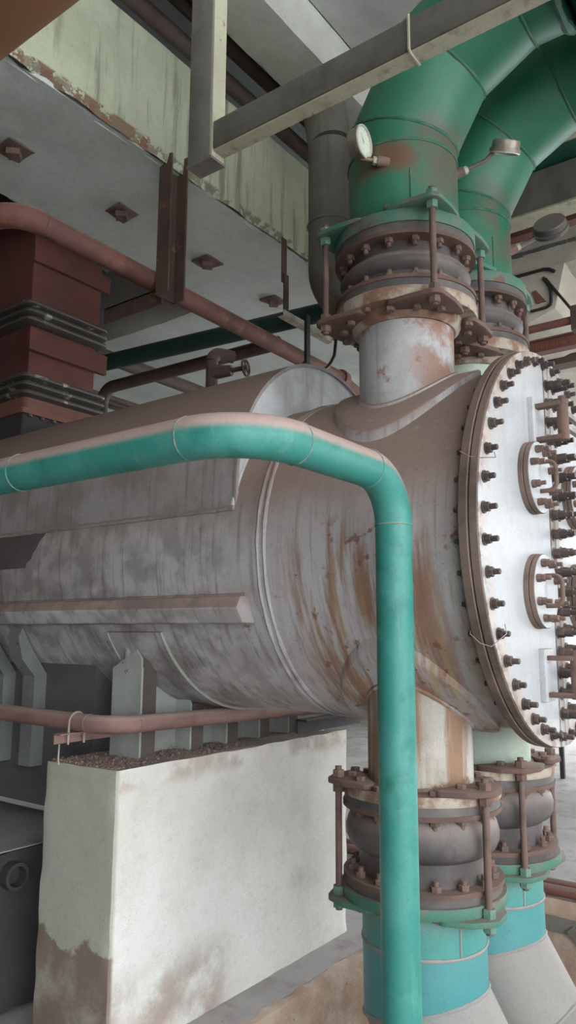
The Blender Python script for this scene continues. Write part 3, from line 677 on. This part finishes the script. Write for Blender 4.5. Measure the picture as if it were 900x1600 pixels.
# ------------------------------------------------------------------ gauges
def gauge(base, ctr, nrm, R, label, case, rimm, stem, group=None, dial=True):
    base, ctr, nrm = Vector(base), Vector(ctr), Vector(nrm).normalized()
    t = thing('pressure_gauge', base, label, 'gauge', group)
    def lz(prof, m, name, par): 
        b = B().lathe(prof, (0, 0, 0), 'z', 40); M = orient(ctr, nrm); b.v = [tuple(M @ Vector(v)) for v in b.v]; return part(name, b, m, par)
    c = lz([(0, -.045), (R*.86, -.045), (R*.9, -.040), (R*.9, -.012), (R, -.010), (R, .004)], case, 'case', t)
    lz([(R, .004), (R*.98, .008), (R*.88, .008), (R*.86, .002)], rimm, 'rim', t)
    dd = lz([(0, .0), (R*.9, .0), (R*.9, -.002), (0, -.002)], 'dial', 'dial_face', t)
    M = orient(ctr, nrm)
    tk = B()
    for i in range(11):
        a = rd(-45+27*i); e = Vector((math.cos(a), math.sin(a), 0)); g = Vector((-e.y, e.x, 0))
        q = [e*R*.68+g*.0012, e*R*.82+g*.0012, e*R*.82-g*.0012, e*R*.68-g*.0012]
        tk.add([M @ (v+Vector((0, 0, .0008))) for v in q], [(0, 1, 2, 3)])
    part('scale_marks', tk, 'ink', dd)
    nd = B(); e = Vector((math.cos(2.3), math.sin(2.3), 0)); g = Vector((-e.y, e.x, 0))
    nd.add([M @ (v+Vector((0, 0, .0016))) for v in (e*R*.65, g*.004, -e*R*.2, -g*.004)], [(0, 1, 2, 3)])
    part('needle', nd, 'ink', dd)
    lz([(0, .004), (R*.87, .004), (R*.87, .0035), (0, .0035)], 'glass', 'glass', t)
    pts = stem
    part('stem', B().tube(pts, .011, 12), 'brass' if nrm.y < -.9 else 'gauge_dark', t)
    d = (Vector(pts[1])-Vector(pts[0])).normalized() if len(pts) > 1 else nrm
    part('socket', B().cyl(Vector(pts[0])-d*.02, Vector(pts[0])+d*.03, .021, 16), 'bolt_rust', t)
    part('collar_nut', B().hexn(Vector(pts[0])+d*.03, d, .017, .018), 'steel_pale', t)
    return t
az = rd(176)
b1 = Vector((XN+RP*math.cos(rd(-171)), YN+RP*math.sin(rd(-171)), 3.605))
c1 = Vector((2.425, 1.425, 3.672))
gauge(b1, c1, (.05, -1, -.05), .068, 'pale round dial gauge facing outwards on the near green riser', 'gauge_case', 'gauge_rim', [b1, c1+Vector((.01, .02, -.06)), c1+Vector((0, .02, -.03))])
b2 = Vector((2.846, 1.203, 3.665)); c2 = Vector((2.945, 1.025, 3.755))
gauge(b2, c2, F*.35-Uv*.9-Rv*.1+Vector((0, 0, 0)), .066, 'tilted metal gauge with its dial turned down, between the two risers', 'gauge_case', 'gauge_rim', [b2, b2.lerp(c2, .6), c2+Vector((-.03, .04, -.005))])
b3 = Vector((3.464, 1.196, 3.575)); c3 = Vector((3.545, 1.02, 3.665))
gauge(b3, c3, F*.62-Uv*.62+Rv*.42, .086, 'dark-backed gauge turned away, on the riser over the white cover', 'gauge_dark', 'gauge_dark', [b3, b3.lerp(c3, .6), c3+Vector((-.03, .05, -.01))])

# ------------------------------------------------------------------ concrete pier, rubble, black plinth
pier = solo('concrete_pier', rough_box(2.19, 3.975, 2.5, 2.97, -.02, 1.125, .03, .003, .0045, 1), 'pier', 'whitewashed concrete pier with a stained foot, carrying the vessel saddle', 'pier')
rb = B()
for i in range(800):
    x = 2.2+random.random()**1.6*1.0; y = 2.52+random.random()*.42; s_ = .003+.006*random.random()
    c = Vector((x, y, 1.124+s_*.5)); n0 = len(rb.v); M = Matrix.Rotation(random.random()*6, 3, 'Z') @ Matrix.Rotation(random.random()*6, 3, 'X')
    if 2.45 < x < 2.58 and y > 2.655: continue
    vs_ = [c+M @ Vector(v)*s_ for v in ((1, 0, -.6), (-.6, .9, -.5), (-.6, -.9, -.6), (0, 0, .8))]
    rb.add(vs_, [(0, 1, 2), (0, 3, 1), (1, 3, 2), (2, 3, 0)])
ro = solo('concrete_rubble', rb, 'rubble', 'loose brown crumbs of concrete on the pier top', 'rubble'); ro['kind'] = 'stuff'
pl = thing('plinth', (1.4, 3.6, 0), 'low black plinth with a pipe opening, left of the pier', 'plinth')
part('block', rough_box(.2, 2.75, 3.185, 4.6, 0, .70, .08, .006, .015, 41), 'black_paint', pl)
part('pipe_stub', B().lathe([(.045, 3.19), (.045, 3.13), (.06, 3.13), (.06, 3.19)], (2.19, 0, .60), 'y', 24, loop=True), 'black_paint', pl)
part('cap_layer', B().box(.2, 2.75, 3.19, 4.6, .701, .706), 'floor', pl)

# pinkish small pipe with bracket over the pier
pk = thing('small_pipe', (2.2, 3.0, 1.28), 'thin pinkish-brown pipe bending over the pier top', 'pipe')
r = .038; q0, q1, q2 = (2.20, 6.0, 1.335), (2.20, 2.555, 1.30), (4.1, 2.555, 1.262)
aa = arc(q0, q1, q2, .14, 10)
part('pipe_section', B().tube(sub(q0, aa[0], 8), r, 24), 'pink_pipe', pk); part('elbow', B().tube(aa, r+.0008, 24), 'pink_pipe', pk); part('pipe_section', B().tube(sub(aa[-1], q2, 8), r, 24), 'pink_pipe', pk)
part('weld_seam', torus(B(), aa[0], (0, 1, 0), r, .003, 30, 6, .6), 'pink_pipe', pk)
br = thing('pipe_bracket', (2.3, 2.76, 1.22), 'pinkish angle bracket with a U-bolt holding the thin pipe', 'bracket')
part('angle', B().box(2.10, 2.46, 2.80, 2.806, 1.215, 1.258).box(2.10, 2.46, 2.76, 2.806, 1.254, 1.260), 'pink_pipe', br)
ub = [(2.20-.042, 2.78, 1.21)]+[(2.20-.042*math.cos(PI*k/12), 2.78, 1.302+.042*math.sin(PI*k/12)) for k in range(13)]+[(2.20+.042, 2.78, 1.21)]
part('u_bolt', B().tube(ub, .005, 8), 'tray', br)
part('drip_wire', B().tube([(2.12, 2.79, 1.215), (2.118, 2.79, 1.16), (2.122, 2.79, 1.13)], .004, 6), 'tray', br)
solo('steel_channel', B().box(3.36, 4.0, 2.42, 2.43, 1.165, 1.24).box(3.36, 4.0, 2.36, 2.43, 1.232, 1.24), 'black_paint', 'short black steel channel under the vessel belly', 'channel')
jt = thing('junction_box', (3.82, 2.62, 1.12), 'small round grey junction box on the pier under the vessel', 'box')
part('case', B().tube([(3.82, 2.60, 1.125), (3.82, 2.60, 1.165)], .034, 20), 'tray', jt); part('lid', B().tube([(3.82, 2.60, 1.165), (3.82, 2.60, 1.172)], .038, 20), 'rib_grey', jt)
solo('pipe_nipple', B().tube([(3.93, 2.62, 1.12), (3.93, 2.62, 1.175)], .012, 12), 'pink_pipe', 'short pink pipe stub standing on the pier', 'pipe')

# ------------------------------------------------------------------ hanging box frame, hangers, girder
hf = thing('hanging_frame', (1.80, 1.7, 3.36), 'hanging grey box-section post with a long welded arm', 'frame')
# post of two welded channels: grey side, pale front
part('post', B().box(1.80, 1.872, 1.692, 1.80, 3.372, 5.30), 'steel_grey', hf, bevel=.004)
part('post_face', B().box(1.803, 1.870, 1.684, 1.692, 3.372, 5.30), 'steel_pale', hf)
part('foot_plate', B().box(1.798, 1.874, 1.682, 1.802, 3.362, 3.372), 'steel_grey', hf)
part('arm', B().box(1.806, 1.872, -2.5, 1.684, 3.40, 3.508), 'steel_grey', hf, bevel=.006)
part('arm_bottom', B().box(1.812, 1.868, -2.5, 1.684, 3.394, 3.40), 'steel_pale', hf)
part('weld_seam', B().tube([(1.803, .90, 3.515), (1.803, .90, 3.40), (1.81, .90, 3.392), (1.87, .90, 3.392)], .005, 6), 'steel_pale', hf)
gd = B().tube([(.66, -4, 3.25), (.66, 3, 3.25), (.66, 8, 3.25)], .30, 48)
solo('overhead_duct', gd, 'girder', 'smooth orange-brown overhead duct close to the viewer', 'duct')
hg = thing('pipe_hanger', (2.78, 2.9, 3.56), 'dark rusty channel hanger welded to the beam edge', 'hanger')
part('post', B().box(2.71, 2.722, 2.835, 2.93, 3.53, 4.36).box(2.722, 2.85, 2.915, 2.93, 3.53, 4.36).box(2.838, 2.85, 2.84, 2.93, 3.53, 4.40), 'steel_brown', hg)
part('cross_arm', B().box(2.76, 2.772, 2.93, 3.42, 3.505, 3.598).box(2.76, 2.82, 2.93, 3.42, 3.590, 3.598), 'steel_brown', hg)
h2 = thing('thin_hanger', (3.77, 2.84, 3.75), 'thin dark strap hanger with a pale tray bracket', 'hanger')
part('strap', B().box(3.75, 3.80, 2.838, 2.846, 4.0, 4.32).box(3.762, 3.812, 2.828, 2.838, 3.77, 4.06), 'steel_brown', h2)
part('tray', B().box(3.72, 4.30, 2.80, 2.806, 3.745, 3.785).box(3.72, 4.30, 2.80, 2.85, 3.742, 3.748), 'tray', h2)
part('leg', B().box(3.81, 3.85, 2.68, 2.70, 3.02, 3.75), 'cable_black', h2)
part('cable', B().tube([(3.80, 2.7, 3.42)]+[(3.80+.34*k/8, 2.68, 3.42-.03*math.sin(k*.3)+.17*(k/8)**3) for k in range(1, 9)]+[(4.14, 2.66, 3.74)], .012, 8), 'cable_black', h2)
# red pipe below the soffit
rp = thing('red_pipe', (3, 3.0, 3.6), 'long faded red pipe running below the beam soffit', 'pipe')
q0, q1, q2 = (1.85, 9, 3.66), (1.85, 3.0, 3.66), (4.75, 3.0, 3.63)
aa = arc(q0, q1, q2, .17, 10)
part('pipe_section', B().tube(sub(q0, aa[0], 6), .058, 24), 'red_pipe', rp); part('elbow', B().tube(aa, .059, 24), 'red_pipe', rp)
part('pipe_section', B().tube(sub(aa[-1], q2, 8), .056, 24), 'red_pipe', rp)
part('pipe_section', B().tube([q2, (5.6, 3.0, 3.45)], .045, 20), 'red_pipe', rp)
part('coupling', B().tube([(4.70, 3.0, 3.63), (4.76, 3.0, 3.625)], .075, 20), 'oxide', rp)
solo('dark_green_pipe', B().tube([(3.77, 5.2, 3.86), (4.10, 2.3, 3.86)], .066, 24), 'dark_green_pipe', 'dark green pipe crossing behind the red pipe', 'pipe')
bp_ = thing('brown_pipe', (4.14, 5.1, 0.0), 'dark brown pipe rising behind the hood and running level', 'pipe')
q0, q1, q2 = (4.14, 5.10, 0.0), (4.14, 5.10, 3.80), (4.195, 3.20, 3.80)
aa = arc(q0, q1, q2, .14, 8)
part('pipe_section', B().tube([q0, aa[0]], .052, 20), 'dark_pipe', bp_); part('elbow', B().tube(aa, .053, 20), 'dark_pipe', bp_); part('pipe_section', B().tube([aa[-1], q2], .052, 20), 'dark_pipe', bp_)
solo('far_pipe', B().tube([(3.44, 4.9, 4.01), (5.6, 4.9, 4.01)], .06, 20), 'dark_pipe', 'dim brown pipe crossing beyond the red duct', 'pipe')
for k in range(3):
    solo('conduit', B().tube([(3.2, 5.6+.12*k, 3.95), (6.2, 5.6+.12*k, 3.95)], .022, 10), 'dark_pipe', 'thin dark conduit beyond the exhaust duct', 'conduit', 'thin conduits beyond the duct')
vv = thing('gate_valve', (3.0, 2.74, 2.99), 'small dark valve with a spoked handwheel on the hood', 'valve')
part('stub', B().tube([(3.0, 2.76, 2.98), (3.0, 2.76, 3.20)], .034, 18).tube(arc((3.0, 2.76, 3.0), (3.0, 2.76, 3.25), (3.15, 2.70, 3.25), .05, 6)+[(3.12, 2.71, 3.25)], .036, 18), 'dark_pipe', vv)
part('body', B().tube([(3.0, 2.74, 3.13), (3.03, 2.64, 3.13)], [.04, .03], 16).tube([(3.03, 2.64, 3.13), (3.05, 2.55, 3.135)], .014, 10), 'dark_pipe', vv)
wl = B(); wc = Vector((3.05, 2.555, 3.135)); wd = Vector((.25, -1, .05)).normalized(); torus(wl, wc, wd, .046, .007, 28, 8)
a_, b_ = frame(wd)
for k in range(5):
    e = a_*math.cos(k*2*PI/5)+b_*math.sin(k*2*PI/5); wl.cyl(wc, wc+e*.046, .005, 8)
wl.cyl(wc-wd*.012, wc+wd*.012, .014, 12)
part('handwheel', wl, 'steel_brown', vv)
# vertical grey pipe behind the near riser
gp = thing('grey_stack', (3.42, 2.2, 3.2), 'dull grey vertical pipe between the beam and the green riser', 'pipe')
part('pipe_section', B().tube([(4.05, 2.12, 3.66)]+arc((4.05, 2.12, 3.66), (3.52, 2.30, 3.66), (3.52, 2.30, 4.62), .16, 8)+[(3.52, 2.30, 4.62)], .135, 36), 'stack_grey', gp)
part('pipe_section', B().tube([(3.52, 2.30, 4.62), (3.56, 2.38, 4.98)], .135, 36), 'stack_grey', gp)
part('strap', torus(B(), (3.52, 2.30, 4.10), (0, 0, 1), .137, .008, 36, 6), 'steel_grey', gp)
part('label_plate', B().box(3.50, 3.56, 2.160, 2.166, 3.98, 4.08), 'steel_pale', gp)

# ------------------------------------------------------------------ exhaust duct
DX, DY, HWX, HWY = 3.06, 4.62, .27, .42
ed_ = thing('exhaust_duct', (DX, DY, 3.0), 'square red-oxide exhaust duct with ribbed metal collars above the hood', 'duct')
def rrect(hx, hy, z, r=.05, n=5):
    o = []
    for sx, sy, a0 in ((1, 1, 0), (-1, 1, 90), (-1, -1, 180), (1, -1, 270)):
        for k in range(n+1):
            a = rd(a0+90*k/n); o.append((DX+sx*(hx-r)+r*math.cos(a), DY+sy*(hy-r)+r*math.sin(a), z))
    return o
def loft(prof, m, name, r=.05): return part(name, B().rings([rrect(HWX+d, HWY+d, z, r) for d, z in prof]), m, ed_)
loft([(.05, 2.88), (.05, 3.08)], 'black_paint', 'base_box', .02)
loft([(.07, 3.08), (.07, 3.115)], 'oxide', 'base_flange', .02)
loft([(.03, 3.115), (.03, 3.20)], 'oxide', 'base_collar', .04)
def ribs(z0, z1, n):
    out = []
    for k in range(n):
        za = z0+(z1-z0)*k/n; h = (z1-z0)/n
        out += [(.02, za), (.065, za+h*.3), (.07, za+h*.5), (.065, za+h*.7), (.02, za+h)]
    return out
loft(ribs(3.20, 3.37, 3), 'collar', 'ribbed_collar')
loft([(.0, 3.37), (.0, 3.72)], 'duct_red', 'duct_section', .01)
loft(ribs(3.70, 3.87, 3), 'collar', 'ribbed_collar')
loft([(.015, 3.87), (.015, 5.6)], 'duct_red', 'duct_section', .01)
for z0, z1 in ((3.52, 3.66), (4.14, 4.26)):
    part('stiffening_strip', B().box(DX-HWX-.03, DX+HWX+.07, DY-HWY-.045, DY-HWY-.01, z0, z1), 'duct_red', ed_)
fb = B().hexn((0, 0, 0), (0, 0, -1), .016, .018); fbm = fb.mesh('flange_nut'); setmat(fbm, 'bolt_dark')
for k in range(7): inst('flange_nut', fbm, orient((DX-HWX+.09*k, DY-HWY-.055, 3.08), (0, 0, 1)), ed_)

# ------------------------------------------------------------------ background on the right
solo('box_beam', B().box(4.2, 4.36, -3, 2.8, 4.19, 4.43), 'steel_grey', 'grey box beam with a pale underside behind the far riser', 'beam')
solo('beam_flange', B().box(4.205, 4.36, -3, 2.8, 4.178, 4.19), 'steel_pale', 'pale bottom plate along the box beam behind the far riser', 'plate')
solo('green_line', B().tube([(4.30, -3, 4.52), (4.30, 2.76, 4.52)], .085, 24), 'green_dark', 'dark green pipe lying along the top of the box beam', 'pipe')
solo('oxide_beam', B().box(4.52, 4.60, -3, 2.8, 4.235, 4.38), 'oxide', 'reddish-brown beam just behind the box beam', 'beam')
solo('drop_post', B().box(4.55, 4.67, .98, 1.10, 4.385, 5.29), 'steel_brown', 'dark brown post above the reddish-brown beam', 'post')
solo('bent_conduit', B().tube([(4.985, 1.9, 4.215), (4.985, 1.672, 4.195), (4.985, 1.50, 4.196), (4.985, 1.461, 4.185), (4.985, 1.425, 4.158)], .012, 10), 'cable_black', 'black conduit bent along the broken concrete lip', 'conduit')
solo('hooked_conduit', B().tube([(4.985, 1.505, 4.137), (4.985, 1.465, 4.06), (4.985, 1.457, 4.02), (4.985, 1.457, 3.945), (4.985, 1.465, 3.925), (4.985, 1.49, 3.915), (4.985, 1.60, 3.912)], .010, 10), 'cable_black', 'black hooked conduit below the concrete edge beam', 'conduit')
solo('stay_rod', B().tube([(4.985, 1.489, 4.124), (4.985, 1.27, 3.76)], .010, 10), 'cable_black', 'slanting black stay rod below the concrete edge beam', 'rod')
solo('hanger_plate', B().prism([(1.588, 4.055), (1.561, 4.06), (1.495, 3.964), (1.557, 3.96)], .012, 0, 4.988), 'oxide', 'small brown hanger plate beside the black hooked conduit', 'plate')
bgp = thing('brown_line', (4.7, 1.2, 3.6), 'brown pipe with a flanged end below the concrete edge beam', 'pipe')
part('pipe_section', B().tube([(4.7, 2.4, 3.66), (4.7, 1.24, 3.66)], .026, 16), 'oxide', bgp)
part('end_flange', B().box(4.66, 4.74, 1.17, 1.25, 3.58, 3.74), 'steel_brown', bgp)
ch = thing('channel_beam', (5.0, 1.2, 3.6), 'rusty brown channel with faint orange chalk writing', 'channel')
part('web', B().box(5.0, 5.01, -3, 2.6, 3.605, 3.69), 'oxide', ch); part('flange', B().box(4.97, 5.05, -3, 2.6, 3.685, 3.695), 'oxide', ch); part('flange', B().box(4.97, 5.05, -3, 2.6, 3.60, 3.61), 'oxide', ch)
mk = B()
for k in range(13):
    y = 1.60-k*.018; hh = (.012, .02, .009, .016)[k % 4]
    mk.box(4.9985, 5.0, y-.0025, y, 3.645-hh, 3.645+hh)
    if k % 2: mk.box(4.9985, 5.0, y-.016, y-.002, 3.640, 3.643)
part('chalk_writing', mk, 'orange_mark', ch)
solo('far_beam', B().box(6.0, 6.15, -3, 6, 3.86, 3.93), 'steel_brown', 'dark steel beam far behind the white cover', 'beam')
# floor pipes, angle and fitting at the pit edge
for x, z, g in ((5.43, .035, 0), (5.30, .035, 1)):
    solo('floor_pipe', B().tube([(x, -2.5, z), (x, 5, z)], .034, 16), 'oxide', ('rusty floor pipe lying outside the other one by the pit', 'rusty floor pipe lying right at the pit edge')[g], 'pipe', 'pipes along the pit edge')
solo('wall_angle', B().beam((5.235, 2.2, -.14), (5.235, -.5, -.20), .008, .09), 'steel_grey', 'grey flat bar fixed to the pit wall below the floor pipes', 'bar')
solo('pit_brace', B().beam((5.22, 1.62, -.16), (5.20, 1.35, -.42), .01, .06), 'steel_grey', 'slanting grey brace on the pit wall', 'brace')
tp = thing('tap', (4.3, 1.1, -.1), 'small rusty tap fitting beside the grey pipe bend', 'tap')
part('nipple', B().tube([(3.43, 1.15, .20), (3.53, .98, .24), (3.62, .86, .27)], .02, 12), 'bolt_rust', tp)
part('body', B().hexn((3.60, .885, .262), (.6, -.75, .18), .03, .05), 'bolt_dark', tp)
part('lever', B().tube([(3.63, .86, .28), (3.64, .86, .35)], .009, 8), 'bolt_dark', tp)
bench = thing('work_bench', (9, 3, 0), 'dark steel bench far off on the open floor', 'bench')
part('top', B().box(8.2, 9.6, 2.2, 3.0, .84, .90), 'black_paint', bench)
for x in (8.25, 9.5):
    for y in (2.25, 2.92): part('leg', B().box(x, x+.05, y, y+.05, 0, .84), 'black_paint', bench)
